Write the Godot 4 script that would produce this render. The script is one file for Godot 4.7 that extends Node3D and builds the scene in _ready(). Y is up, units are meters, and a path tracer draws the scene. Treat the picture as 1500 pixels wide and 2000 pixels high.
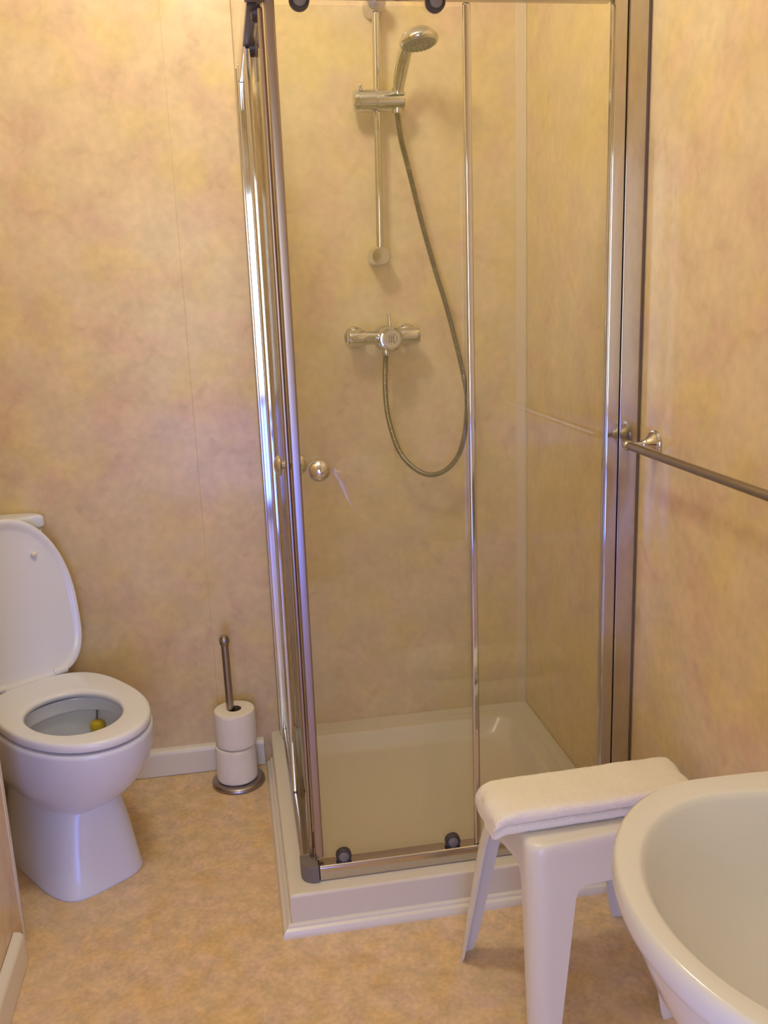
extends Node3D

# ---------------------------------------------------------------- mesh builder
class Geo:
	var v := PackedVector3Array()
	var t := PackedInt32Array()

	func _fix(first: int) -> void:
		var vol := 0.0
		var c := v[t[first]]
		for i in range(first, t.size(), 3):
			vol += (v[t[i]] - c).dot((v[t[i + 1]] - c).cross(v[t[i + 2]] - c))
		if vol < 0.0:
			for i in range(first, t.size(), 3):
				var k := t[i + 1]
				t[i + 1] = t[i + 2]
				t[i + 2] = k

	# rings of equal length; closed round each ring; wrap joins the last ring to the first
	func loft(rings: Array, wrap := false) -> Geo:
		var first := t.size()
		var base := v.size()
		var n: int = rings[0].size()
		for r in rings:
			for p in r:
				v.append(p)
		var m := rings.size()
		for i in (m if wrap else m - 1):
			var a := base + i * n
			var b := base + ((i + 1) % m) * n
			for j in n:
				var k := (j + 1) % n
				t.append_array([a + j, b + j, b + k, a + j, b + k, a + k])
		if not wrap:
			for e in [0, m - 1]:
				var c := Vector3.ZERO
				for p in rings[e]:
					c += p
				var ci := v.size()
				v.append(c / n)
				var a2: int = base + e * n
				for j in n:
					var k := (j + 1) % n
					if e == 0:
						t.append_array([ci, a2 + j, a2 + k])
					else:
						t.append_array([ci, a2 + k, a2 + j])
		_fix(first)
		return self

	func tube(path: Array, radius, seg := 12) -> Geo:
		var rings := []
		var side := Vector3.ZERO
		for i in path.size():
			var p: Vector3 = path[i]
			var d: Vector3 = (path[mini(i + 1, path.size() - 1)] - path[maxi(i - 1, 0)]).normalized()
			if side == Vector3.ZERO:
				side = d.cross(Vector3.UP if absf(d.y) < 0.9 else Vector3.RIGHT).normalized()
			side = (side - d * side.dot(d)).normalized()
			var up := d.cross(side)
			var r: float = radius[i] if radius is Array else radius
			var ring := PackedVector3Array()
			for j in seg:
				var a := TAU * j / seg
				ring.append(p + (side * cos(a) + up * sin(a)) * r)
			rings.append(ring)
		return loft(rings)

	# profile of [radius, height] turned about the y axis of x
	func lathe(profile: Array, x := Transform3D.IDENTITY, seg := 28) -> Geo:
		var rings := []
		for q in profile:
			var ring := PackedVector3Array()
			for j in seg:
				var a := TAU * j / seg
				ring.append(x * Vector3(cos(a) * maxf(q[0], 0.00005), q[1], sin(a) * maxf(q[0], 0.00005)))
			rings.append(ring)
		return loft(rings)

	func ring_rr(hx: float, hz: float, r: float, y: float, x: Transform3D, seg := 5) -> PackedVector3Array:
		var ring := PackedVector3Array()
		r = clampf(r, 0.0001, minf(hx, hz))
		for q in [[1, 1, 0.0], [-1, 1, PI / 2], [-1, -1, PI], [1, -1, 1.5 * PI]]:
			for j in seg + 1:
				var a: float = q[2] + PI / 2 * j / seg
				ring.append(x * Vector3(q[0] * (hx - r) + cos(a) * r, y, q[1] * (hz - r) + sin(a) * r))
		return ring

	# bevelled box between two corners
	func box(a: Vector3, b: Vector3, r := 0.002, x := Transform3D.IDENTITY, steps := 2) -> Geo:
		var h := (b - a).abs() / 2.0
		var tr := x * Transform3D(Basis.IDENTITY, (a + b) / 2.0)
		r = minf(r, minf(h.x, minf(h.y, h.z)) * 0.98)
		var rings := []
		for s in [-1, 1]:
			for k in steps + 1:
				var f: float = PI / 2 * (k if s < 0 else steps - k) / steps
				var inset := r * (1.0 - sin(f))
				rings.append(ring_rr(h.x - inset, h.z - inset, maxf(r - inset, 0.0), s * (h.y - r + r * cos(f)), tr, steps))
		return loft(rings)

	func mesh(crease := 38.0) -> ArrayMesh:
		var fn := PackedVector3Array()
		var near := []
		near.resize(v.size())
		for i in v.size():
			near[i] = PackedInt32Array()
		for f in t.size() / 3:
			var a := v[t[f * 3]]
			fn.append((v[t[f * 3 + 1]] - a).cross(v[t[f * 3 + 2]] - a))
			for k in 3:
				near[t[f * 3 + k]].append(f)
		var unit := PackedVector3Array()
		for n in fn:
			unit.append(n.normalized())
		var lim := cos(deg_to_rad(crease))
		var pos := PackedVector3Array()
		var nor := PackedVector3Array()
		for f in fn.size():
			if fn[f].length_squared() < 1e-22:
				continue
			for k in [0, 2, 1]:
				var i := t[f * 3 + k]
				var n := Vector3.ZERO
				for g in near[i]:
					if unit[g].dot(unit[f]) >= lim:
						n += fn[g]
				pos.append(v[i])
				nor.append(n.normalized())
		var arr := []
		arr.resize(Mesh.ARRAY_MAX)
		arr[Mesh.ARRAY_VERTEX] = pos
		arr[Mesh.ARRAY_NORMAL] = nor
		var m := ArrayMesh.new()
		m.add_surface_from_arrays(Mesh.PRIMITIVE_TRIANGLES, arr)
		return m

# ---------------------------------------------------------------- helpers
var M := {}

func obj(called: String, g: Geo, m: Material, parent: Node = null, crease := 38.0) -> MeshInstance3D:
	var o := MeshInstance3D.new()
	o.name = called
	o.mesh = g.mesh(crease)
	o.material_override = m
	o.cast_shadow = GeometryInstance3D.SHADOW_CASTING_SETTING_ON
	(parent if parent else self).add_child(o, true)
	return o

func tag(o: Node, label: String, category: String, group := "") -> void:
	o.set_meta("label", label)
	o.set_meta("category", category)
	if group:
		o.set_meta("group", group)

func thing(called: String, label: String, category: String, at := Vector3.ZERO, group := "") -> Node3D:
	var o := Node3D.new()
	o.name = called
	o.position = at
	add_child(o, true)
	tag(o, label, category, group)
	return o

func struct(called: String, g: Geo, m: Material, label: String) -> MeshInstance3D:
	var o := obj(called, g, m)
	o.set_meta("kind", "structure")
	o.set_meta("label", label)
	return o

func frame(at: Vector3, axis: Vector3) -> Transform3D:   # y axis along axis
	var y := axis.normalized()
	var x := y.cross(Vector3.FORWARD if absf(y.z) < 0.9 else Vector3.UP).normalized()
	return Transform3D(Basis(x, y, x.cross(y)), at)

func mat(c: Color, rough: float, metal := 0.0) -> StandardMaterial3D:
	var m := StandardMaterial3D.new()
	m.albedo_color = c
	m.roughness = rough
	m.metallic = metal
	return m

func noise_bytes(w: int, h: int, seed_: int, freq: float, oct: int, ridged := false, warp := 0.0) -> PackedByteArray:
	var n := FastNoiseLite.new()
	n.seed = seed_
	n.noise_type = FastNoiseLite.TYPE_SIMPLEX_SMOOTH
	n.frequency = freq
	n.fractal_type = FastNoiseLite.FRACTAL_RIDGED if ridged else FastNoiseLite.FRACTAL_FBM
	n.fractal_octaves = oct
	if warp > 0.0:
		n.domain_warp_enabled = true
		n.domain_warp_amplitude = warp
		n.domain_warp_frequency = freq * 0.9
	return n.get_seamless_image(w, h).get_data()

# mottled marble print: base, yellow and pink clouds, thin wisps, fine sponge grain
func marble(size: int, seed_: int, base: Color, yellow: Color, pink: Color, vein: Color, vein_amt: float, grain: float, scale_: float) -> ImageTexture:
	var a := noise_bytes(size, size, seed_, 0.006 * scale_, 4, false, 40.0)
	var b := noise_bytes(size, size, seed_ + 1, 0.008 * scale_, 4, false, 30.0)
	var c := noise_bytes(size, size, seed_ + 2, 0.0085 * scale_, 3, true, 55.0)
	var d := noise_bytes(size, size, seed_ + 3, 0.05 * scale_, 3)
	var e := noise_bytes(size, size, seed_ + 4, 0.014 * scale_, 4, false, 20.0)
	var out := PackedByteArray()
	out.resize(size * size * 3)
	for i in size * size:
		var fa := smoothstep(0.42, 0.75, a[i] / 255.0)
		var fb := smoothstep(0.45, 0.8, b[i] / 255.0)
		var fv := smoothstep(0.66, 0.97, c[i] / 255.0) * smoothstep(0.25, 0.75, b[i] / 255.0) * vein_amt
		var g := 1.0 + (d[i] / 255.0 - 0.5) * grain + (e[i] / 255.0 - 0.5) * grain * 1.3
		var col := base.lerp(yellow, fa * 0.8).lerp(pink, fb * 0.7).lerp(vein, fv)
		out[i * 3] = int(clampf(col.r * g, 0, 1) * 255.0)
		out[i * 3 + 1] = int(clampf(col.g * g, 0, 1) * 255.0)
		out[i * 3 + 2] = int(clampf(col.b * g, 0, 1) * 255.0)
	return ImageTexture.create_from_image(Image.create_from_data(size, size, false, Image.FORMAT_RGB8, out))

func triplanar(m: StandardMaterial3D, per_metre: float, offset := Vector3.ZERO) -> StandardMaterial3D:
	m.uv1_triplanar = true
	m.uv1_world_triplanar = true
	m.uv1_scale = Vector3.ONE * per_metre
	m.uv1_offset = offset
	m.uv1_triplanar_sharpness = 8.0
	return m

func noise_tex(freq: float, oct: int, seed_: int) -> ImageTexture:
	var im := Image.create_from_data(512, 512, false, Image.FORMAT_L8, noise_bytes(512, 512, seed_, freq, oct))
	return ImageTexture.create_from_image(im)

func make_materials() -> void:
	var wall := mat(Color.WHITE, 0.42)
	wall.metallic_specular = 0.35
	wall.albedo_texture = marble(1024, 11, Color8(227, 203, 161), Color8(229, 203, 144), Color8(226, 193, 161), Color8(204, 174, 134), 0.45, 0.055, 0.85)
	wall.clearcoat_enabled = true
	wall.clearcoat = 0.3
	wall.clearcoat_roughness = 0.12
	M.wall = triplanar(wall, 1.0 / 1.5)
	M.wall_b = triplanar(wall.duplicate(), 1.0 / 1.5, Vector3(0.37, 0.21, 0.55))
	var fl := mat(Color.WHITE, 0.42)
	fl.albedo_texture = marble(1024, 71, Color8(228, 199, 157), Color8(230, 195, 138), Color8(231, 200, 172), Color8(204, 168, 124), 0.4, 0.10, 1.3)
	M.floor = triplanar(fl, 1.0 / 1.1)
	M.ceiling = mat(Color8(236, 230, 218), 0.8)
	M.trim = mat(Color8(236, 228, 212), 0.3)
	M.corner = mat(Color8(228, 208, 178), 0.3)
	M.chrome = mat(Color(0.83, 0.83, 0.84), 0.07, 1.0)
	M.profile = mat(Color(0.78, 0.76, 0.75), 0.13, 1.0)
	M.hose = mat(Color(0.62, 0.58, 0.55), 0.22, 1.0)
	M.brushed = mat(Color(0.66, 0.62, 0.59), 0.3, 1.0)
	M.bar = mat(Color(0.64, 0.60, 0.56), 0.27, 1.0)
	M.satin = mat(Color(0.66, 0.61, 0.58), 0.3, 1.0)
	M.ceramic = mat(Color8(229, 234, 252), 0.15)
	M.basin = mat(Color(0.87, 0.86, 0.84), 0.12)
	M.acrylic = mat(Color8(230, 222, 205), 0.2)
	M.seat = mat(Color8(236, 238, 248), 0.16)
	M.plastic = mat(Color8(234, 229, 213), 0.27)
	M.grey = mat(Color8(122, 115, 110), 0.45)
	M.dark = mat(Color8(70, 62, 62), 0.4)
	M.rubber = mat(Color8(120, 104, 92), 0.5)
	M.nozzle = mat(Color8(140, 136, 128), 0.35)
	M.yellow = mat(Color8(214, 186, 40), 0.5)
	var gl := mat(Color(0.84, 0.86, 0.48, 0.068), 0.0)
	gl.transparency = BaseMaterial3D.TRANSPARENCY_ALPHA
	M.glass = gl
	var wt := mat(Color(0.6, 0.64, 0.5, 0.25), 0.02)
	wt.transparency = BaseMaterial3D.TRANSPARENCY_ALPHA
	M.water = wt
	var paper := mat(Color8(248, 240, 228), 0.95)
	paper.heightmap_enabled = true
	paper.heightmap_texture = noise_tex(0.06, 3, 5)
	paper.heightmap_scale = 0.08
	M.paper = triplanar(paper, 9.0)
	var tw := mat(Color8(250, 243, 228), 1.0)
	tw.rim_enabled = true
	tw.rim = 0.3
	tw.heightmap_enabled = true
	tw.heightmap_texture = noise_tex(0.09, 3, 9)
	tw.heightmap_scale = 0.12
	M.towel = triplanar(tw, 5.0)
	var lamp := mat(Color(1, 0.95, 0.85), 0.4)
	lamp.emission_enabled = true
	lamp.emission = Color(1.0, 0.86, 0.62)
	lamp.emission_energy_multiplier = 3.0
	M.lamp = lamp
	var day := mat(Color(0.8, 0.85, 1.0), 0.4)  # glow of the unseen upper pane
	day.emission_enabled = true
	day.emission = Color(0.98, 1.0, 0.97)
	day.emission_energy_multiplier = 1.0
	M.day = day
	var low := mat(Color(0.7, 0.78, 1.0), 0.4)  # blue glow of the unseen lower pane, for the toilet and basin
	low.emission_enabled = true
	low.emission = Color(0.40, 0.51, 1.0)
	low.emission_energy_multiplier = 0.8
	M.unseen_glow_blue = low

# ---------------------------------------------------------------- scene
func _ready() -> void:
	var cam := Camera3D.new()
	cam.name = "camera"
	cam.fov = 58.42
	cam.near = 0.02
	cam.transform = Transform3D(Basis(Vector3(0.98546, -0.03592, 0.16610), Vector3(0.07411, 0.97190, -0.22348), Vector3(-0.15820, 0.23307, 0.95951)).orthonormalized(), Vector3(-0.0492, 1.3572, 2.5533))
	cam.basis = camera_basis(0.1635, 0.2352, -0.0370)
	add_child(cam)
	cam.current = true
	var env := Environment.new()
	env.background_mode = Environment.BG_COLOR
	env.background_color = Color(0.25, 0.27, 0.32)
	env.tonemap_mode = Environment.TONE_MAPPER_LINEAR
	env.tonemap_exposure = 1.0
	env.sdfgi_enabled = true
	env.ssao_enabled = true
	env.ssil_enabled = true
	var we := WorldEnvironment.new()
	we.name = "environment"
	we.environment = env
	add_child(we)
	# light of the unseen ceiling lamp, placed to brighten the upper walls
	var bulb := OmniLight3D.new()
	bulb.name = "unseen_ceiling_lamp_glow"
	bulb.position = Vector3(-0.08, 2.47, 0.95)
	bulb.light_color = Color(1.0, 1.0, 0.93)
	bulb.light_energy = 0.49
	bulb.light_size = 0.1
	bulb.omni_range = 8.0
	bulb.omni_attenuation = 2.0
	bulb.shadow_enabled = true
	add_child(bulb)
	# unseen window behind the viewer, placed for cool light; the lower pane casts blue
	for q in [[Vector2(0.6, 1.15), Vector3(-0.25, 1.36, 3.268), Color(0.9, 0.95, 1.0), 0.75], [Vector2(0.8, 0.6), Vector3(-0.15, 0.41, 3.268), Color(0.40, 0.51, 1.0), 1.15]]:
		var day := AreaLight3D.new()
		day.name = "unseen_window_light"
		day.area_size = q[0]
		day.position = q[1]
		day.light_color = q[2]
		day.light_energy = q[3]
		day.area_range = 8.0
		day.shadow_enabled = true
		add_child(day, true)

	make_materials()
	build_room()
	build_tray()
	build_enclosure()
	build_shower()
	build_toilet()
	build_roll_stand()
	build_stool()
	build_basin()
	build_towel_rail()

func camera_basis(yaw: float, pitch: float, roll: float) -> Basis:
	var fwd := Vector3(sin(yaw) * cos(pitch), -sin(pitch), -cos(yaw) * cos(pitch))
	var right := Vector3(cos(yaw), 0, sin(yaw))
	var up := right.cross(fwd)
	return Basis(cos(roll) * right + sin(roll) * up, -sin(roll) * right + cos(roll) * up, -fwd)

# ---------------------------------------------------------------- the room
func panel(wall: Node, a: Vector3, b: Vector3, m: Material) -> void:
	obj("wall_panel", Geo.new().box(a, b, 0.0007, Transform3D.IDENTITY, 1), m, wall)

func build_room() -> void:
	struct("floor", Geo.new().box(Vector3(-0.95, -0.1, -0.15), Vector3(0.95, 0, 3.45), 0.001), M.floor, "mottled tan sheet vinyl floor")
	struct("ceiling", Geo.new().box(Vector3(-0.95, 2.62, -0.15), Vector3(0.95, 2.72, 3.45), 0.001), M.ceiling, "plain pale ceiling")
	var back := struct("wall_back", Geo.new().box(Vector3(-0.95, 0, -0.12), Vector3(0.95, 2.62, -0.012), 0.001), M.wall, "back wall clad in beige marbled panels")
	var cuts := [-0.82, -0.145, 0.028]
	for i in 2:
		panel(back, Vector3(cuts[i], 0, -0.012), Vector3(cuts[i + 1], 2.62, 0.018), M.wall)
	panel(back, Vector3(0.028, 0.07, -0.012), Vector3(0.411, 2.62, 0.0), M.wall)
	panel(back, Vector3(0.411, 0.07, -0.012), Vector3(0.8, 2.62, 0.0), M.wall)
	var right := struct("wall_right", Geo.new().box(Vector3(0.812, 0, -0.12), Vector3(0.92, 2.62, 3.42), 0.001), M.wall_b, "right wall clad in beige marbled panels")
	panel(right, Vector3(0.8, 0.07, 0.0), Vector3(0.812, 2.62, 0.75), M.wall_b)
	panel(right, Vector3(0.8, 0.0, 0.75), Vector3(0.812, 2.62, 1.75), M.wall_b)
	panel(right, Vector3(0.8, 0.0, 1.75), Vector3(0.812, 2.62, 3.3), M.wall_b)
	struct("wall_rear", Geo.new().box(Vector3(-0.95, 0, 3.3), Vector3(0.95, 2.62, 3.42), 0.001), M.wall, "wall behind the viewer")
	struct("wall_recess", Geo.new().box(Vector3(-0.93, 0, -0.12), Vector3(-0.81, 2.62, 0.8), 0.001), M.wall_b, "side wall of the toilet recess")
	struct("wall_left", Geo.new().box(Vector3(-0.81, 0, 0.695), Vector3(-0.577, 2.62, 3.32), 0.001), M.wall_b, "left wall that ends beside the toilet")
	var win := struct("unseen_window_1", Geo.new().box(Vector3(-0.55, 0.10, 3.285), Vector3(0.26, 1.0, 3.3), 0.001), M.trim, "unseen frosted window behind the viewer, placed to cast cool light")  # out of view; size and place chosen for the cool light
	obj("unseen_upper_pane", Geo.new().box(Vector3(-0.55, 0.78, 3.272), Vector3(0.05, 1.93, 3.285), 0.001), M.day, win)
	obj("unseen_blue_pane", Geo.new().box(Vector3(-0.55, 0.11, 3.272), Vector3(0.25, 0.71, 3.285), 0.001), M.unseen_glow_blue, win)  # unseen blue pane, set low to light the toilet and basin underside
	for q in [[-0.576, 0.08, -0.55, 1.96], [0.05, 0.78, 0.08, 1.96], [0.25, 0.08, 0.28, 0.78], [-0.55, 0.08, 0.25, 0.11], [-0.55, 1.93, 0.05, 1.96], [-0.55, 0.71, 0.25, 0.78]]:
		obj("unseen_window_frame", Geo.new().box(Vector3(q[0], q[1], 3.26), Vector3(q[2], q[3], 3.302), 0.003), M.trim, win)
	# the slim white edging on the corner of the left wall
	var e := Geo.new()
	e.box(Vector3(-0.577, 0.0, 0.692), Vector3(-0.575, 2.62, 0.712), 0.0008, Transform3D.IDENTITY, 1)
	e.box(Vector3(-0.600, 0.0, 0.692), Vector3(-0.575, 2.62, 0.695), 0.0008, Transform3D.IDENTITY, 1)
	struct("trim_1", e, M.trim, "slim white edging strip on the left wall corner")
	var c := Geo.new()
	c.box(Vector3(0.772, 0.094, 0.0), Vector3(0.7995, 2.62, 0.0035), 0.0012, Transform3D.IDENTITY, 1)
	c.box(Vector3(0.7965, 0.094, 0.0), Vector3(0.7998, 2.62, 0.012), 0.0012, Transform3D.IDENTITY, 1)
	struct("trim_2", c, M.corner, "pale corner strip between the shower walls")
	# skirting: flat board with a sloped, rounded top
	var s := [[0.0, 0.0], [0.0185, 0.0], [0.0185, 0.0028], [0.022, 0.0028], [0.022, 0.066], [0.0195, 0.074], [0.013, 0.079], [0.0, 0.081]]
	var r0 := PackedVector3Array()
	var r1 := PackedVector3Array()
	for q in s:
		r0.append(Vector3(-0.80, q[1], 0.018 + q[0]))
		r1.append(Vector3(-0.0205, q[1], 0.018 + q[0]))
	struct("baseboard_back", Geo.new().loft([r0, r1]), M.trim, "white skirting board below the back wall")
	r0 = PackedVector3Array()
	r1 = PackedVector3Array()
	for q in s:
		r0.append(Vector3(-0.576 + q[0] * 0.9, q[1], 0.775))
		r1.append(Vector3(-0.576 + q[0] * 0.9, q[1], 3.255))
	struct("baseboard_left", Geo.new().loft([r0, r1]), M.trim, "white skirting board below the left wall")
	var lamp := thing("unseen_ceiling_lamp", "round glowing ceiling lamp out of view, lighting the walls from above", "lamp", Vector3(-0.08, 2.62, 0.95))  # out of view, positioned to light the walls from above
	obj("lamp_base", Geo.new().lathe([[0, -0.002], [0.09, -0.002], [0.092, -0.012], [0.08, -0.032], [0, -0.032]]), M.trim, lamp)
	obj("lamp_shade", Geo.new().lathe([[0, -0.03], [0.075, -0.034], [0.12, -0.07], [0.142, -0.12], [0.142, -0.17], [0.12, -0.22], [0.075, -0.255], [0.02, -0.268], [0, -0.269]]), M.lamp, lamp)

# ---------------------------------------------------------------- shower tray
func build_tray() -> void:
	var t := thing("shower_tray", "square white shower tray with raised rim in the corner", "shower tray", Vector3(0.4, 0, 0.4007))
	var g := Geo.new()
	var I := Transform3D.IDENTITY
	var rings := []
	for q in [[0.0, 0.0, 0.006], [0.0, 0.086, 0.006], [0.002, 0.0905, 0.007], [0.007, 0.0925, 0.009], [0.072, 0.0925, 0.045], [0.0775, 0.0915, 0.05], [0.081, 0.0885, 0.052], [0.099, 0.058, 0.066], [0.107, 0.049, 0.072], [0.12, 0.045, 0.08], [0.2, 0.043, 0.1], [0.36, 0.038, 0.03]]:
		rings.append(g.ring_rr(0.3995 - q[0], 0.4005 - q[0], q[2], q[1], I, 7))
	g.loft(rings)
	obj("tray", g, M.acrylic, t, 50.0)
	# moulded sealing bead along the two free sides
	var pr := [[0.0, 0.0], [0.0188, 0.0], [0.0188, 0.008], [0.015, 0.0155], [0.0085, 0.019], [0.0075, 0.0235], [0.003, 0.027], [0.0, 0.027]]
	var a := PackedVector3Array()
	var b := PackedVector3Array()
	var c := PackedVector3Array()
	for q in pr:
		a.append(Vector3(-0.3995 - q[0], q[1], -0.352))
		b.append(Vector3(-0.3995 - q[0], q[1], 0.4005 + q[0]))
		c.append(Vector3(0.3995, q[1], 0.4005 + q[0]))
	obj("sealing_bead", Geo.new().loft([a, b, c]), M.trim, t, 30.0)
	# flat sealing strip where the tray meets the wall panels
	var s := Geo.new()
	s.box(Vector3(-0.34, 0.0925, -0.4), Vector3(0.399, 0.0955, -0.362), 0.0012)
	s.box(Vector3(0.362, 0.0925, -0.362), Vector3(0.399, 0.0955, 0.33), 0.0012)
	obj("sealing_strip", s, M.acrylic, t)

# ---------------------------------------------------------------- enclosure
func make_knob(parent: Node, at: Vector3, axis: Vector3, both: bool) -> void:
	var dome := [[0, 0.0405], [0.006, 0.040], [0.012, 0.0375], [0.018, 0.0325], [0.0215, 0.026], [0.0222, 0.021], [0.0205, 0.0165], [0.015, 0.013], [0.0085, 0.011], [0.0075, 0.006], [0.0105, 0.0035], [0.0105, 0.0], [0, 0.0]]
	var g := Geo.new()
	g.lathe(dome, frame(at + axis * 0.003, axis))
	if both:
		var flat_ := []
		for q in dome:
			flat_.append([q[0], q[1] * 0.62])
		g.lathe(flat_, frame(at - axis * 0.003, -axis))
	obj("door_knob", g, M.chrome, parent)

func make_roller(parent: Node, at: Vector3, axis: Vector3, r: float) -> void:
	var w := obj("roller", Geo.new().lathe([[0, -0.005], [r * 0.8, -0.005], [r, -0.003], [r, 0.008], [r * 0.92, 0.0105], [r * 0.8, 0.0105], [r * 0.76, 0.0085], [r * 0.45, 0.0085], [r * 0.4, 0.0105], [0, 0.0105]], frame(at, axis)), M.dark, parent)
	obj("roller_cap", Geo.new().lathe([[0, 0.009], [r * 0.7, 0.009], [r * 0.62, 0.0118], [r * 0.3, 0.0135], [0, 0.014]], frame(at, axis)), M.grey, w)

func build_enclosure() -> void:
	var t := thing("shower_enclosure", "corner entry shower enclosure with chrome frame and clear glass sliding doors", "shower enclosure", Vector3.ZERO)
	var top := 1.918
	# wall channels with their inner adjusting profile
	var p := obj("wall_profile", Geo.new().box(Vector3(0.752, 0.093, 0.733), Vector3(0.792, top, 0.762), 0.003), M.profile, t)
	obj("inner_profile", Geo.new().box(Vector3(0.722, 0.0925, 0.738), Vector3(0.7515, top, 0.758), 0.003), M.profile, p)
	obj("edge_bead", Geo.new().tube([Vector3(0.7255, 0.13, 0.7585), Vector3(0.7255, 1.868, 0.7585)], 0.0015, 8), M.chrome, p)
	obj("gasket", Geo.new().box(Vector3(0.792, 0.0925, 0.735), Vector3(0.7995, top, 0.757), 0.002), M.rubber, p)
	p = obj("wall_profile", Geo.new().box(Vector3(0.028, 0.0925, 0.0185), Vector3(0.058, top, 0.048), 0.003), M.profile, t)
	obj("inner_profile", Geo.new().box(Vector3(0.032, 0.0925, 0.0485), Vector3(0.053, top, 0.078), 0.003), M.chrome, p)
	# rails along the tray and overhead
	for y in [0.0925, 1.8755]:
		var h := 0.0365 if y < 1.0 else 0.042
		var g := Geo.new()
		g.box(Vector3(0.07, y, 0.730), Vector3(0.722, y + h, 0.7655), 0.006, Transform3D.IDENTITY, 3)
		obj("bottom_rail" if y < 1.0 else "top_rail", g, M.profile, t)
		g = Geo.new()
		g.box(Vector3(0.0345, y, 0.078), Vector3(0.0685, y + h, 0.715), 0.006, Transform3D.IDENTITY, 3)
		obj("bottom_rail" if y < 1.0 else "top_rail", g, M.profile, t)
		if y > 1.0:
			obj("dark_rail_strip", Geo.new().box(Vector3(0.0365, y - 0.005, 0.432), Vector3(0.0555, y, 0.716), 0.001, Transform3D.IDENTITY, 1), M.dark, t)  # dark strip along the underside of the side rail
		# grey corner connector with a rounded outer corner
		var poly := [Vector2(0.0705, 0.769), Vector2(0.0705, 0.722), Vector2(0.063, 0.715), Vector2(0.0325, 0.715)]
		for k in 9:
			var a := PI + PI / 2 * k / 8.0
			poly.append(Vector2(0.0635 + cos(a) * 0.031, 0.738 - sin(a) * 0.031))
		g = Geo.new()
		var rings := []
		for q in [[0.96, y], [1.0, y + 0.002], [1.0, y + h + 0.001], [0.96, y + h + 0.003]]:
			var ring := PackedVector3Array()
			for v in poly:
				var c := Vector2(0.052, 0.745)
				var w: Vector2 = c + (v - c) * q[0]
				ring.append(Vector3(w.x, q[1], w.y))
			rings.append(ring)
		g.loft(rings)
		obj("corner_connector", g, M.grey, t)
	# fixed panes and sliding doors
	var pane := obj("fixed_pane", Geo.new().box(Vector3(0.432, 0.125, 0.7495), Vector3(0.73, 1.878, 0.7545), 0.0008, Transform3D.IDENTITY, 1), M.glass, t)
	obj("edge_strip", Geo.new().box(Vector3(0.428, 0.129, 0.7455), Vector3(0.4435, 1.87, 0.759), 0.005, Transform3D.IDENTITY, 4), M.chrome, pane)
	pane = obj("fixed_pane", Geo.new().box(Vector3(0.0415, 0.125, 0.07), Vector3(0.0465, 1.878, 0.435), 0.0008, Transform3D.IDENTITY, 1), M.glass, t)
	obj("edge_strip", Geo.new().box(Vector3(0.0375, 0.129, 0.424), Vector3(0.051, 1.87, 0.4395), 0.005, Transform3D.IDENTITY, 4), M.chrome, pane)
	var door := obj("sliding_door", Geo.new().box(Vector3(0.072, 0.134, 0.7355), Vector3(0.447, 1.866, 0.7405), 0.0008, Transform3D.IDENTITY, 1), M.glass, t)
	obj("seal_strip", Geo.new().box(Vector3(0.0655, 0.1365, 0.7315), Vector3(0.0845, 1.8755, 0.7445), 0.004, Transform3D.IDENTITY, 3), M.satin, door)
	for x in [0.129, 0.379]:
		make_roller(door, Vector3(x, 1.872, 0.744), Vector3(0, 0, 1), 0.0185)
		make_roller(door, Vector3(x, 0.139, 0.744), Vector3(0, 0, 1), 0.0175)
	make_knob(door, Vector3(0.119, 1.0165, 0.738), Vector3(0, 0, 1), false)
	door = obj("sliding_door", Geo.new().box(Vector3(0.0585, 0.134, 0.40), Vector3(0.0635, 1.866, 0.726), 0.0008, Transform3D.IDENTITY, 1), M.glass, t)
	obj("seal_strip", Geo.new().box(Vector3(0.0545, 0.1365, 0.7145), Vector3(0.0645, 1.866, 0.7305), 0.004, Transform3D.IDENTITY, 3), M.satin, door)
	for z in [0.42, 0.672]:
		make_roller(door, Vector3(0.0575, 1.872, z), Vector3(-1, 0, 0), 0.0185)
		make_roller(door, Vector3(0.0645, 0.139, z), Vector3(1, 0, 0), 0.0175)
	make_knob(door, Vector3(0.061, 1.0165, 0.676), Vector3(1, 0, 0), true)

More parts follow.
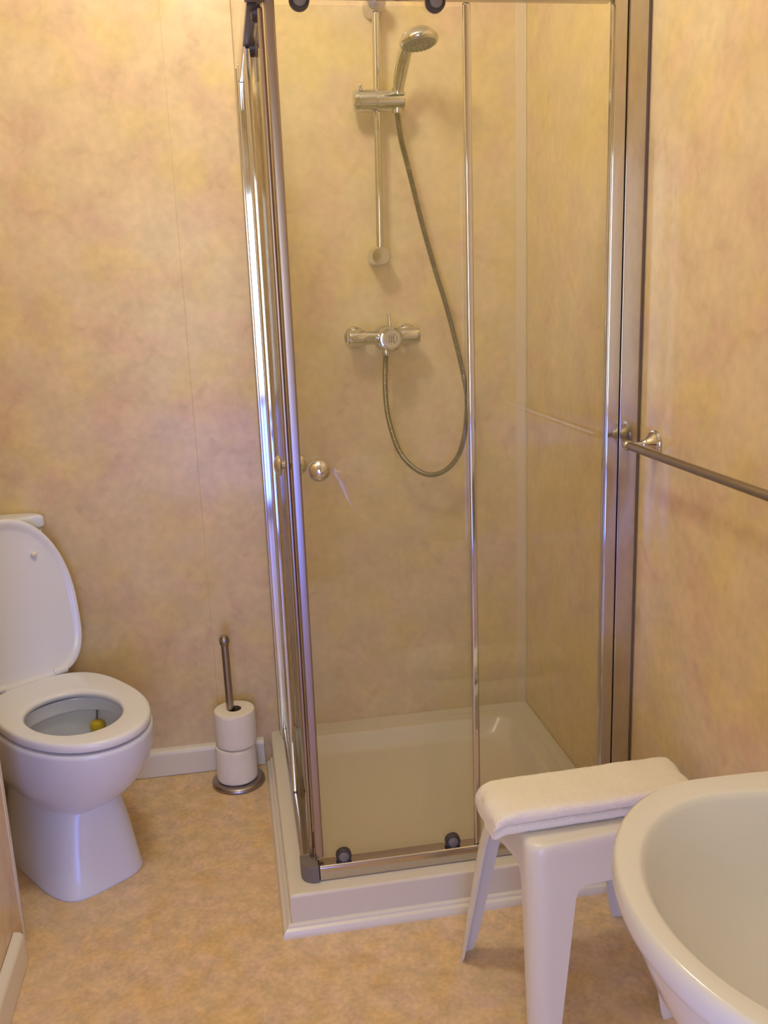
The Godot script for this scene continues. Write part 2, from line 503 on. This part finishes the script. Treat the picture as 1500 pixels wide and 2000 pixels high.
# ---------------------------------------------------------------- shower fittings
func build_shower() -> void:
	var t := thing("riser_rail", "vertical chrome shower riser rail with a sliding handset holder", "shower rail", Vector3.ZERO)
	obj("rail", Geo.new().tube([Vector3(0.379, 1.445, 0.052), Vector3(0.3895, 2.08, 0.052)], 0.0098, 20), M.chrome, t)
	for q in [[0.379, 1.452], [0.3895, 2.066]]:
		obj("wall_bracket", Geo.new().lathe([[0, 0.0005], [0.027, 0.0005], [0.0275, 0.006], [0.0255, 0.04], [0.0245, 0.068], [0.022, 0.071], [0, 0.0715]], frame(Vector3(q[0], q[1], 0), Vector3(0, 0, 1))), M.chrome, t)
	var f := frame(Vector3(0.322, 1.836, 0.058), Vector3(1, 0, 0))
	var h := obj("handset_holder", Geo.new().lathe([[0, 0], [0.0235, 0], [0.0265, 0.003], [0.027, 0.012], [0.027, 0.0135], [0.0258, 0.015], [0.027, 0.0165], [0.027, 0.058], [0.0258, 0.0595], [0.027, 0.061], [0.027, 0.128], [0.0245, 0.132], [0, 0.132]], f), M.chrome, t)
	obj("clamp_lever", Geo.new().box(Vector3(0.336, 1.857, 0.066), Vector3(0.345, 1.872, 0.078), 0.003), M.chrome, h)
	obj("cradle", Geo.new().lathe([[0, -0.030], [0.0145, -0.030], [0.0155, -0.027], [0.0155, 0.026], [0.0145, 0.029], [0, 0.029]], frame(Vector3(0.4358, 1.836, 0.065), Vector3(0.03, 1, 0.2))), M.chrome, h)

	# hand shower
	t = thing("hand_shower", "chrome hand shower with a round spray head held on the riser rail", "hand shower", Vector3.ZERO)
	var path := []
	var rad := []
	for q in [[0.4350, 1.806, 0.060, 0.0105], [0.4360, 1.838, 0.066, 0.0120], [0.4375, 1.862, 0.073, 0.0140], [0.4400, 1.885, 0.084, 0.0162], [0.4435, 1.908, 0.100, 0.0172], [0.447, 1.930, 0.120, 0.0168], [0.452, 1.947, 0.142, 0.016], [0.458, 1.954, 0.165, 0.013]]:
		path.append(Vector3(q[0], q[1], q[2]))
		rad.append(q[3])
	var c := Curve3D.new()
	for p in path:
		c.add_point(p)
	obj("handle", Geo.new().tube(path, rad, 20), M.chrome, t, 60.0)
	f = frame(Vector3(0.469, 1.946, 0.190), Vector3(-0.10, 0.96, -0.13))
	var head := obj("spray_head", Geo.new().lathe([[0, 0.030], [0.012, 0.0295], [0.024, 0.0265], [0.034, 0.021], [0.0405, 0.0135], [0.0425, 0.009], [0.044, 0.0085], [0.047, 0.005], [0.0485, 0.0], [0.0475, -0.006], [0.044, -0.0095], [0.041, -0.01], [0, -0.010]], f, 40), M.chrome, t)
	var face := obj("spray_face", Geo.new().lathe([[0, -0.0095], [0.0405, -0.0095], [0.0405, -0.011], [0.035, -0.0135], [0.030, -0.0135], [0.0285, -0.0125], [0.018, -0.0125], [0.016, -0.0145], [0, -0.0145]], f, 40), M.nozzle, head)
	var nz := Geo.new()
	for q in [[0.0325, 20], [0.0235, 14], [0.010, 7]]:
		for k in q[1]:
			var a: float = TAU * k / q[1]
			nz.lathe([[0, -0.0115], [0.0014, -0.0115], [0.0011, -0.0162], [0, -0.0162]], f * Transform3D(Basis.IDENTITY, Vector3(cos(a) * q[0], 0, sin(a) * q[0])), 6)
	var nn := obj("spray_nozzles", nz, M.grey, head)
	nn.set_meta("kind", "stuff")

	# hose: a smooth path with a ribbed winding
	c = Curve3D.new()
	var hp := [[0.381, 1.195], [0.376, 1.100], [0.383, 1.015], [0.409, 0.927], [0.450, 0.875], [0.495, 0.852], [0.543, 0.863], [0.581, 0.905], [0.601, 0.973], [0.607, 1.059], [0.598, 1.130], [0.576, 1.229], [0.551, 1.326], [0.523, 1.420], [0.491, 1.539], [0.461, 1.667], [0.443, 1.743], [0.4350, 1.808]]
	for i in hp.size():
		var p0: Array = hp[maxi(i - 1, 0)]
		var p1: Array = hp[mini(i + 1, hp.size() - 1)]
		var tan_ := Vector3(p1[0] - p0[0], p1[1] - p0[1], 0) / 6.0
		c.add_point(Vector3(hp[i][0], hp[i][1], lerpf(0.075, 0.061, float(i) / hp.size())), -tan_, tan_)
	var length := c.get_baked_length()
	path = []
	rad = []
	var n := int(length / 0.0011)
	for i in n + 1:
		path.append(c.sample_baked(length * i / n, true))
		rad.append(0.0072 + 0.0011 * sin(TAU * (i % 4) / 4.0 + 0.4))
	var hose := obj("shower_hose", Geo.new().tube(path, rad, 10), M.hose, null, 60.0)
	tag(hose, "ribbed metal shower hose hanging in a long loop", "hose")

	# thermostatic bar mixer
	t = thing("shower_mixer", "chrome bar shower mixer with round centre valve on the back wall", "shower mixer", Vector3.ZERO)
	for q in [[0.308, 1.2395], [0.452, 1.2415]]:
		obj("wall_flange", Geo.new().lathe([[0, 0.0005], [0.030, 0.0005], [0.0305, 0.004], [0.027, 0.011], [0.019, 0.016], [0.0165, 0.05], [0, 0.05]], frame(Vector3(q[0], q[1], 0), Vector3(0, 0, 1))), M.chrome, t)
	f = frame(Vector3(0.280, 1.239, 0.062), Vector3(1, 0.006, 0))
	obj("bar", Geo.new().lathe([[0, 0.046], [0.0165, 0.046], [0.0185, 0.05], [0.0185, 0.138], [0.0165, 0.142], [0, 0.142]], f), M.chrome, t)
	obj("side_knob", Geo.new().lathe([[0, 0], [0.018, 0.0005], [0.0215, 0.004], [0.0222, 0.012], [0.0215, 0.044], [0.019, 0.049], [0, 0.049]], f), M.chrome, t)
	obj("side_knob", Geo.new().lathe([[0, 0.139], [0.020, 0.139], [0.022, 0.143], [0.0222, 0.188], [0.0205, 0.196], [0.017, 0.1985], [0, 0.199]], f), M.chrome, t)
	f = frame(Vector3(0.384, 1.236, 0), Vector3(0.06, 0, 1))
	obj("valve_body", Geo.new().lathe([[0, 0.024], [0.0325, 0.024], [0.034, 0.028], [0.034, 0.05], [0.030, 0.056], [0.030, 0.085], [0, 0.085]], f), M.chrome, t)
	var k := obj("valve_handle", Geo.new().lathe([[0, 0.086], [0.030, 0.086], [0.032, 0.089], [0.0325, 0.112], [0.0305, 0.116], [0.0265, 0.117], [0.0255, 0.1145], [0.0235, 0.1145], [0.0225, 0.1165], [0.0145, 0.1165], [0.0135, 0.115], [0, 0.115]], f, 36), M.chrome, t)
	obj("lever", Geo.new().tube([Vector3(0.391, 1.262, 0.098), Vector3(0.390, 1.275, 0.098), Vector3(0.3885, 1.300, 0.097), Vector3(0.3885, 1.301, 0.097)], [0.0042, 0.0042, 0.0034, 0.002], 12), M.chrome, k)
	var bars := Geo.new()
	for dx in [-0.006, 0.0, 0.006]:
		bars.box(Vector3(0.3905 + dx - 0.0011, 1.226, 0.1145), Vector3(0.3905 + dx + 0.0011, 1.246, 0.1175), 0.0006, Transform3D.IDENTITY, 1)
	obj("handle_mark", bars, M.grey, k)
	obj("hose_outlet", Geo.new().lathe([[0, 1.19], [0.0092, 1.19], [0.0105, 1.193], [0.0105, 1.209], [0.009, 1.212], [0.009, 1.232], [0, 1.232]], Transform3D(Basis.IDENTITY, Vector3(0.382, 0, 0.072))), M.chrome, t)

# ---------------------------------------------------------------- toilet
var t_at := Vector3(-0.618, 0, 0.204)
var t_d := Vector3(0.583, 0, 0.812)
var t_r := Vector3(0.812, 0, -0.583)

func egg(cd: float, lf: float, lb: float, w: float, nf: float, nb: float, y: float, pts := 64, cr := 0.0) -> PackedVector3Array:
	var ring := PackedVector3Array()
	for i in pts:
		var a := TAU * i / pts
		var ca := cos(a)
		var sa := sin(a)
		var n := nf if ca > 0 else nb
		var d := cd + (lf if ca > 0 else lb) * signf(ca) * pow(absf(ca), 2.0 / n)
		var r := cr + w * signf(sa) * pow(absf(sa), 2.0 / n)
		ring.append(t_d * d + t_r * r + Vector3(0, y, 0))
	return ring

func build_toilet() -> void:
	var t := thing("toilet", "white close coupled toilet with raised lid set across the corner", "toilet", t_at)
	var rings := []
	# foot, waist, bowl, rim, then down inside
	for q in [
		[0.0, 0.19, 0.207, 0.20, 0.119, 4.2, 3.0, -0.028], [0.006, 0.19, 0.209, 0.20, 0.121, 4.2, 3.0, -0.028], [0.05, 0.19, 0.197, 0.20, 0.114, 4.0, 3.0, -0.026], [0.11, 0.19, 0.180, 0.20, 0.107, 3.7, 3.0, -0.022],
		[0.165, 0.19, 0.164, 0.21, 0.098, 3.3, 3.0, -0.018], [0.188, 0.19, 0.160, 0.22, 0.096, 3.0, 3.0, -0.016], [0.196, 0.19, 0.170, 0.23, 0.104, 2.5, 3.0, -0.014],
		[0.212, 0.19, 0.196, 0.24, 0.122, 2.15, 3.0, -0.010], [0.235, 0.195, 0.218, 0.25, 0.138, 2.1, 3.0, -0.006], [0.265, 0.20, 0.237, 0.26, 0.152, 2.1, 3.0, -0.003],
		[0.30, 0.21, 0.248, 0.27, 0.161, 2.1, 3.0, 0], [0.335, 0.22, 0.250, 0.28, 0.166, 2.1, 3.0, 0], [0.37, 0.225, 0.250, 0.285, 0.168, 2.1, 3.0, 0], [0.379, 0.225, 0.248, 0.284, 0.166, 2.1, 3.0, 0], [0.383, 0.225, 0.242, 0.28, 0.161, 2.1, 3.0, 0],
		[0.383, 0.27, 0.150, 0.14, 0.124, 2.1, 2.2, -0.008], [0.377, 0.27, 0.145, 0.137, 0.120, 2.1, 2.2, -0.008], [0.350, 0.27, 0.146, 0.138, 0.121, 2.1, 2.2, -0.008], [0.342, 0.27, 0.160, 0.15, 0.132, 2.1, 2.2, -0.008],
		[0.31, 0.265, 0.152, 0.145, 0.126, 2.1, 2.2, -0.008], [0.27, 0.25, 0.13, 0.13, 0.107, 2.1, 2.2, -0.008], [0.23, 0.23, 0.1, 0.1, 0.08, 2.0, 2.0, -0.008], [0.20, 0.21, 0.06, 0.06, 0.05, 2.0, 2.0, -0.008]]:
		rings.append(egg(q[1], q[2], q[3], q[4], q[5], q[6], q[0], 72, q[7]))
	var pan := obj("pan", Geo.new().loft(rings), M.ceramic, t, 45.0)
	obj("water", Geo.new().loft([egg(0.232, 0.1, 0.1, 0.08, 2, 2, 0.2345, 40, -0.008), egg(0.232, 0.102, 0.102, 0.082, 2, 2, 0.2365, 40, -0.008)]), M.water, pan)
	# seat ring
	rings = []
	var eo := egg(0.225, 0.249, 0.215, 0.1635, 2.1, 2.9, 0.0, 96)
	var ei := egg(0.272, 0.128, 0.128, 0.106, 2.05, 2.1, 0.0, 96, -0.012)
	for i in 96:
		var ring := PackedVector3Array()
		for q in [[0.0, 0.010], [0.01, 0.015], [0.05, 0.0195], [0.13, 0.0215], [0.5, 0.0225], [0.85, 0.0215], [0.94, 0.0195], [0.985, 0.0155], [1.0, 0.010], [0.995, 0.004], [0.975, 0.001], [0.9, 0.0], [0.1, 0.0], [0.03, 0.003]]:
			ring.append(ei[i].lerp(eo[i], q[0]) + Vector3(0, 0.3885 + q[1], 0))
		rings.append(ring)
	obj("seat", Geo.new().loft(rings, true), M.seat, t, 50.0)
	# raised lid, leaning back
	var th := deg_to_rad(8.0)
	var nrm := t_d * cos(th) + Vector3.UP * sin(th)
	var up := Vector3.UP * cos(th) - t_d * sin(th)
	var org := Vector3(0, 0.418, 0) + t_d * 0.008
	rings = []
	for q in [[0.93, -0.013, 0.0], [0.985, -0.010, 0.0], [1.0, -0.004, 0.0], [1.0, 0.002, 0.0], [0.99, 0.0058, 0.0], [0.965, 0.007, 0.0], [0.935, 0.0055, 0.0], [0.905, 0.0015, 0.0], [0.87, -0.0015, 0.0], [0.75, -0.003, 0.0], [0.4, -0.0045, 0.0]]:
		var ring := PackedVector3Array()
		for i in 80:
			var a := TAU * i / 80
			var ca := cos(a)
			var sa := sin(a)
			var n := 2.1 if ca > 0 else 3.6
			var u: float = 0.165 + (0.253 if ca > 0 else 0.188) * signf(ca) * pow(absf(ca), 2.0 / n) * q[0]
			var r: float = 0.1655 * signf(sa) * pow(absf(sa), 2.0 / n) * q[0]
			ring.append(org + up * u + t_r * r + nrm * q[1])
		rings.append(ring)
	var lid := obj("lid", Geo.new().loft(rings), M.seat, t, 50.0)
	for s in [-1, 1]:
		obj("bumper", Geo.new().lathe([[0, -0.006], [0.0075, -0.006], [0.0082, 0.001], [0.007, 0.006], [0.004, 0.0085], [0, 0.009]], frame(org + up * 0.312 + t_r * 0.074 * s, nrm), 18), M.plastic, lid)
		obj("hinge", Geo.new().lathe([[0, -0.018], [0.0085, -0.018], [0.0095, -0.015], [0.0095, 0.015], [0.0085, 0.018], [0, 0.018]], frame(Vector3(0, 0.411, 0) + t_d * 0.012 + t_r * 0.085 * s, t_r), 18), M.seat, t)
	# corner cistern and its lid
	var plan := [Vector2(-0.551, 0.057), Vector2(-0.580, 0.0215), Vector2(-0.785, 0.0215), Vector2(-0.803, 0.185), Vector2(-0.779, 0.221)]
	for part in ["cistern", "cistern_lid"]:
		rings = []
		var list := [[-0.05, 0.375, 0.03], [-0.02, 0.385, 0.03], [-0.014, 0.42, 0.03], [-0.008, 0.74, 0.025], [-0.008, 0.779, 0.025], [-0.012, 0.781, 0.025]]
		if part == "cistern_lid":
			list = [[-0.006, 0.781, 0.02], [-0.001, 0.784, 0.02], [0.0, 0.788, 0.02], [0.0, 0.805, 0.02], [-0.003, 0.811, 0.02], [-0.010, 0.815, 0.02], [-0.03, 0.817, 0.02]]
		for q in list:
			rings.append(offset_plan(plan, q[0], q[2], q[1]))
		obj(part, Geo.new().loft(rings), M.ceramic, t, 45.0)
	# yellow freshener block clipped under the rim
	var b := thing("toilet_freshener", "small yellow freshener block hanging inside the toilet bowl", "freshener", Vector3(-0.440, 0.305, 0.300))
	obj("block", Geo.new().lathe([[0, -0.016], [0.012, -0.015], [0.019, -0.008], [0.02, 0.004], [0.016, 0.012], [0.008, 0.016], [0, 0.0165]], Transform3D(Basis.IDENTITY, Vector3.ZERO), 16), M.yellow, b)
	obj("clip", Geo.new().tube([Vector3(-0.002, 0.012, -0.002), Vector3(0.0, 0.035, -0.010), Vector3(0.002, 0.060, -0.012), Vector3(0.008, 0.0790, -0.018), Vector3(0.020, 0.0800, -0.028)], 0.0022, 8), M.grey, b)

# rounded copy of a plan polygon moved outwards by grow
func offset_plan(plan: Array, grow: float, r: float, y: float) -> PackedVector3Array:
	var ring := PackedVector3Array()
	var c := Vector2.ZERO
	for p in plan:
		c += p / plan.size()
	for i in plan.size():
		var p: Vector2 = plan[i]
		p += (p - c).normalized() * grow
		var a: Vector2 = plan[(i + plan.size() - 1) % plan.size()]
		a += (a - c).normalized() * grow
		var b: Vector2 = plan[(i + 1) % plan.size()]
		b += (b - c).normalized() * grow
		var q0 := p + (a - p).normalized() * minf(r, p.distance_to(a) * 0.45)
		var q1 := p + (b - p).normalized() * minf(r, p.distance_to(b) * 0.45)
		for k in 6:
			var f := k / 5.0
			var w := q0.lerp(p, f).lerp(p.lerp(q1, f), f)
			ring.append(Vector3(w.x - t_at.x, y, w.y - t_at.z))
	return ring

# ---------------------------------------------------------------- paper stand
func build_roll_stand() -> void:
	var at := Vector3(-0.101, 0, 0.118)
	var t := thing("toilet_roll_stand", "brushed metal floor stand for spare rolls beside the shower tray", "roll stand", at)
	obj("base", Geo.new().lathe([[0, 0.0], [0.073, 0.0], [0.0755, 0.003], [0.075, 0.009], [0.071, 0.0135], [0.062, 0.0155], [0, 0.016]], Transform3D.IDENTITY, 48), M.brushed, t)
	var a := Vector3(-0.006, 0.014, 0.0)
	var b := Vector3(-0.009, 0.425, 0.004)
	obj("pole", Geo.new().tube([a, a.lerp(b, 0.02), a.lerp(b, 0.9), a.lerp(b, 0.97), b], [0.0105, 0.0105, 0.0105, 0.0105, 0.0105], 20), M.brushed, t)
	obj("finial", Geo.new().lathe([[0, 0.423], [0.0112, 0.423], [0.0135, 0.428], [0.0142, 0.436], [0.0125, 0.445], [0.008, 0.4505], [0, 0.452]], Transform3D(Basis.IDENTITY, Vector3(-0.009, 0, 0.004))), M.brushed, t)
	var n := FastNoiseLite.new()
	n.seed = 4
	n.frequency = 9.0
	for i in 2:
		var y0 := 0.0162 + i * 0.1068
		var dx := -0.002 if i == 0 else 0.003
		var r := thing("toilet_roll", "upper white toilet paper roll, with the metal pole through its open core" if i == 1 else "lower white toilet paper roll, resting on the round metal base", "toilet roll", at + Vector3(dx, y0, 0.001), "spare toilet rolls on the stand")
		var rings := []
		for q in [[0.0205, 0.0, 0], [0.052, 0.0, 0], [0.0565, 0.003, 1], [0.0578, 0.012, 1], [0.058, 0.04, 1], [0.0578, 0.07, 1], [0.0575, 0.096, 1], [0.0562, 0.1035, 1], [0.052, 0.1055, 0], [0.0205, 0.1055, 0]]:
			var ring := PackedVector3Array()
			for j in 64:
				var ang := TAU * j / 64
				var rr: float = q[0] + q[2] * 0.0011 * n.get_noise_3d(cos(ang), q[1] * 9.0 + i * 3.0, sin(ang))
				ring.append(Vector3(cos(ang) * rr, q[1], sin(ang) * rr))
			rings.append(ring)
		obj("paper", Geo.new().loft(rings, true), M.paper, r, 50.0)
		# loose outer sheet edge running down the side
		var g := Geo.new()
		var r0 := []
		for k in 7:
			var ang := deg_to_rad((62.0 if i == 0 else 95.0) + k * 5.0)
			var ring := PackedVector3Array()
			for q in [[0.0575, 0.006], [0.0592, 0.007], [0.0592, 0.098], [0.0575, 0.099]]:
				ring.append(Vector3(cos(ang) * (q[0] - 0.0008 * k / 6.0), q[1], sin(ang) * (q[0] - 0.0008 * k / 6.0)))
			r0.append(ring)
		g.loft(r0)
		obj("loose_sheet", g, M.paper, r, 50.0)
		obj("core", core_tube(), M.rubber, r)

func core_tube() -> Geo:
	var rings := []
	for q in [[0.0206, 0.0005], [0.0206, 0.105], [0.0188, 0.105], [0.0188, 0.0005]]:
		var ring := PackedVector3Array()
		for j in 32:
			ring.append(Vector3(cos(TAU * j / 32) * q[0], q[1], sin(TAU * j / 32) * q[0]))
		rings.append(ring)
	return Geo.new().loft(rings, true)

# ---------------------------------------------------------------- stool and towel
func build_stool() -> void:
	# one moulding: seat, skirt and four tapering corner legs; outer skin and inner skin follow the same columns
	var H := 0.40
	var t := thing("plastic_stool", "white moulded plastic stool with splayed corner legs in front of the shower", "stool", Vector3(0.5525, 0, 1.070))
	t.rotation.y = 0.10
	var hx := 0.150
	var hz := 0.110
	var rc := 0.032
	var cols := []   # [side 0..3, position along side -1..1 or corner angle]
	var fr := []
	for i in 61:
		fr.append(-1.0 + 2.0 * i / 60.0)
	# outline point and outward direction for a column
	for side in 4:
		var half := (hx if side % 2 == 1 else hz) - rc
		for f in fr:
			cols.append([side, f * half, 0.0])
		for k in range(1, 8):
			cols.append([side, half, PI / 2 * k / 8.0])
	var out := []
	var inn := []
	for cdef in cols:
		var side: int = cdef[0]
		var a := -PI / 2 * side
		var dirn := Vector2(cos(a), sin(a))
		var along := Vector2(sin(a), -cos(a))
		var halfs := (hx if side % 2 == 1 else hz) - rc
		var depth := hx if side % 2 == 0 else hz
		var p := dirn * (depth - rc) + along * float(cdef[1])
		var nd := dirn.rotated(-float(cdef[2]))
		# how far up the opening between the legs reaches at this column
		var bottom := 0.0
		if cdef[2] == 0.0:
			var s := absf(cdef[1])                     # distance from the middle of the side
			var long_side := side % 2 == 1
			var leg_foot := halfs - (0.002 if not long_side else (0.014 if side == 3 else 0.006))
			var leg_top := halfs - (0.016 if not long_side else (0.050 if side == 3 else 0.022))
			var arch := H - (0.088 if long_side else 0.060)
			if s <= leg_top - 0.026:
				bottom = arch
			elif s <= leg_top:
				var u := (s - (leg_top - 0.026)) / 0.026
				bottom = arch - 0.03 * (1.0 - sqrt(maxf(0.0, 1.0 - u * u)))
			elif s <= leg_foot:
				bottom = (arch - 0.03) * (1.0 - (s - leg_top) / (leg_foot - leg_top))
		var co := PackedVector3Array()
		var ci := PackedVector3Array()
		# seat top to edge
		for q in [[0.12, H], [0.6, H], [0.88, H], [0.93, H - 0.001], [0.965, H - 0.0045], [0.99, H - 0.011], [1.0, H - 0.020]]:
			var w: Vector2 = (p + nd * rc) * q[0]
			co.append(Vector3(w.x, q[1], w.y))
			w = (p + nd * (rc - 0.004)) * q[0]
			ci.append(Vector3(w.x, q[1] - 0.004, w.y))
		var y0 := H - 0.020
		for k in range(1, 9):
			var y := lerpf(y0, bottom, k / 8.0)
			var splay := 0.030 * (y0 - y) / y0 + 0.004 * smoothstep(0.0, 1.0, (y0 - y) / 0.1)
			var front := smoothstep(-0.6, 0.6, p.y / (hz - rc))
			var w := p + nd * rc + Vector2(signf(p.x) * lerpf(1.5, 0.1, front), signf(p.y) * lerpf(1.4, 0.8, front)) * splay * Vector2(minf(1.0, absf(p.x) / (hx - rc)), minf(1.0, absf(p.y) / (hz - rc)))
			co.append(Vector3(w.x, y, w.y))
			w -= nd * 0.004
			ci.append(Vector3(w.x, y, w.y))
		out.append(co)
		inn.append(ci)
	var rings := []
	for i in out.size():
		var ring := PackedVector3Array(out[i])
		for k in range(inn[i].size() - 1, -1, -1):
			ring.append(inn[i][k])
		rings.append(ring)
	var body := Geo.new().loft(rings, true)
	obj("body", body, M.plastic, t, 42.0)
	obj("seat_centre", Geo.new().box(Vector3(-0.03, H - 0.004, -0.025), Vector3(0.03, H, 0.025), 0.0005, Transform3D.IDENTITY, 1), M.plastic, t)

	# folded terry towel lying along the stool
	var w := thing("folded_towel", "cream terry hand towel folded flat on the white stool", "towel", Vector3(0.560, 0.4008, 1.083))
	w.rotation.y = 0.0
	var prof := PackedVector2Array()   # (z, y): two soft layers, their folds towards the front
	for q in fold_profile():
		prof.append(q)
	var nz := FastNoiseLite.new()
	nz.seed = 21
	nz.frequency = 5.0
	var fine := FastNoiseLite.new()
	fine.seed = 22
	fine.frequency = 55.0
	rings = []
	var steps := 90
	for i in steps + 1:
		var f := float(i) / steps
		var x := -0.200 + 0.398 * f
		var e := minf(f, 1.0 - f) * 0.388
		var pinch := 1.0 - 0.28 * pow(maxf(0.0, 1.0 - e / 0.012), 2.2)
		var droop := -0.013 * pow(maxf(0.0, (0.075 - f) / 0.075), 1.6) - 0.006 * pow(maxf(0.0, (f - 0.93) / 0.07), 1.5)
		var ring := PackedVector3Array()
		for q in prof:
			var c := Vector2(0.0, 0.022)
			var v := c + (q - c) * Vector2(lerpf(1.0, pinch, 0.35), pinch)
			var b := nz.get_noise_3d(x * 2.0, q.x * 2.0, q.y * 3.0) * 0.003 + fine.get_noise_3d(x, q.x, q.y) * 0.0011
			var yy := v.y + b
			ring.append(Vector3(x + nz.get_noise_2d(q.x * 3.0, q.y * 6.0 + 7.0) * 0.006, maxf(yy, 0.0) + droop * (1.0 if x < -0.158 or f > 0.5 else 0.0), v.x + b * 0.6 - 0.012 * f + 0.006))
		rings.append(ring)
	obj("terry_cloth", Geo.new().loft(rings), M.towel, w, 70.0)

func fold_profile() -> Array:
	var pts := []
	# bottom layer front nose, groove, top layer front nose, top, back nose, bottom
	pts.append(Vector2(0.050, 0.0))
	for k in 7:
		var a := -PI / 2 + PI * k / 6.0
		pts.append(Vector2(0.050 + cos(a) * 0.0095, 0.0105 + sin(a) * 0.0095))
	pts.append(Vector2(0.036, 0.0208))
	pts.append(Vector2(0.036, 0.0218))
	for k in 9:
		var a := -PI / 2 + PI * k / 8.0
		pts.append(Vector2(0.052 + cos(a) * 0.013, 0.0345 + sin(a) * 0.0128))
	for k in 8:
		pts.append(Vector2(0.040 - 0.09 * k / 7.0, 0.0482 + 0.0012 * sin(PI * k / 7.0)))
	for k in 9:
		var a := PI / 2 + PI * k / 8.0
		pts.append(Vector2(-0.052 + cos(a) * 0.016, 0.0241 + sin(a) * 0.0241))
	for k in 6:
		pts.append(Vector2(-0.045 + 0.085 * k / 5.0, 0.0))
	return pts

# ---------------------------------------------------------------- basin
func basin_ring(cx: float, ax: float, bx: float, az: float, y: float, nb := 2.4, cz := 0.0, pts := 96) -> PackedVector3Array:
	var ring := PackedVector3Array()
	for i in pts:
		var a := TAU * i / pts
		var ca := cos(a)
		var sa := sin(a)
		var n := 2.0 if ca < 0 else nb
		ring.append(Vector3(cx + (bx if ca > 0 else ax) * signf(ca) * pow(absf(ca), 2.0 / n), y, cz + az * signf(sa) * pow(absf(sa), 2.0 / n)))
	return ring

func build_basin() -> void:
	var t := thing("wash_basin", "white oval wash basin mounted on the right wall in the foreground", "basin", Vector3(0.45, 0, 1.886))
	var r := []
	for q in [
		[0.10, 0.05, 0.24, 0.06, 0.535, 0], [0.06, 0.062, 0.28, 0.085, 0.55, 0], [0.02, 0.086, 0.32, 0.118, 0.60, 0], [0.004, 0.115, 0.335, 0.153, 0.65, 0], [0.0, 0.139, 0.343, 0.184, 0.70, 0], [0.0, 0.152, 0.346, 0.201, 0.735, 0], [0.0, 0.160, 0.347, 0.209, 0.760, 0], [0.0, 0.1635, 0.347, 0.2125, 0.765, 0],
		[0.0, 0.1695, 0.347, 0.2175, 0.770, 0], [0.0, 0.172, 0.348, 0.220, 0.779, 0], [0.0, 0.172, 0.348, 0.220, 0.789, 0], [0.0, 0.1695, 0.347, 0.2178, 0.7965, 0], [0.0, 0.165, 0.345, 0.2135, 0.800, 0],
		[0.004, 0.155, 0.2, 0.187, 0.800, 0.003], [0.0045, 0.1515, 0.197, 0.183, 0.7975, 0.003], [0.005, 0.148, 0.194, 0.179, 0.792, 0.003], [0.008, 0.143, 0.188, 0.173, 0.775, 0.003], [0.015, 0.135, 0.175, 0.160, 0.745, 0.003], [0.03, 0.115, 0.15, 0.135, 0.705, 0.003], [0.045, 0.085, 0.11, 0.098, 0.675, 0.003], [0.055, 0.045, 0.06, 0.05, 0.66, 0.003], [0.06, 0.022, 0.022, 0.022, 0.656, 0.003]]:
		r.append(basin_ring(q[0], q[1], q[2], q[3], q[4], 2.5 if q[5] == 0 else 2.1, q[5]))
	obj("bowl", Geo.new().loft(r), M.basin, t, 45.0)
	obj("waste", Geo.new().lathe([[0, 0.6545], [0.021, 0.6545], [0.0215, 0.658], [0.018, 0.660], [0.010, 0.658], [0, 0.658]], Transform3D(Basis.IDENTITY, Vector3(0.06, 0, 0.003))), M.chrome, t)

# ---------------------------------------------------------------- towel rail
func build_towel_rail() -> void:
	var t := thing("towel_rail", "chrome towel rail with bell shaped roses on the right wall", "towel rail", Vector3(0.8, 1.0385, 0.83))
	for z in [0.0, 0.62]:
		var f := frame(Vector3(0, 0, z), Vector3(-1, 0, 0))
		obj("wall_rose", Geo.new().lathe([[0, 0.0004], [0.0275, 0.0004], [0.028, 0.003], [0.0265, 0.006], [0.0245, 0.0065], [0.024, 0.0095], [0.0215, 0.0115], [0.017, 0.015], [0.0125, 0.020], [0.0105, 0.0225], [0.0108, 0.025], [0.0085, 0.0275], [0.0062, 0.033], [0.0055, 0.05], [0.0055, 0.054], [0, 0.054]], f, 36), M.chrome, t)
		obj("post_ball", Geo.new().lathe([[0, 0.0495], [0.0055, 0.0505], [0.0095, 0.0545], [0.0108, 0.060], [0.0095, 0.0655], [0.0055, 0.0695], [0, 0.0705]], f, 24), M.chrome, t)
	obj("bar", Geo.new().tube([Vector3(-0.06, 0, -0.011), Vector3(-0.06, 0, -0.010), Vector3(-0.06, 0, 0.63), Vector3(-0.06, 0, 0.631)], [0.006, 0.0082, 0.0082, 0.006], 20), M.bar, t)
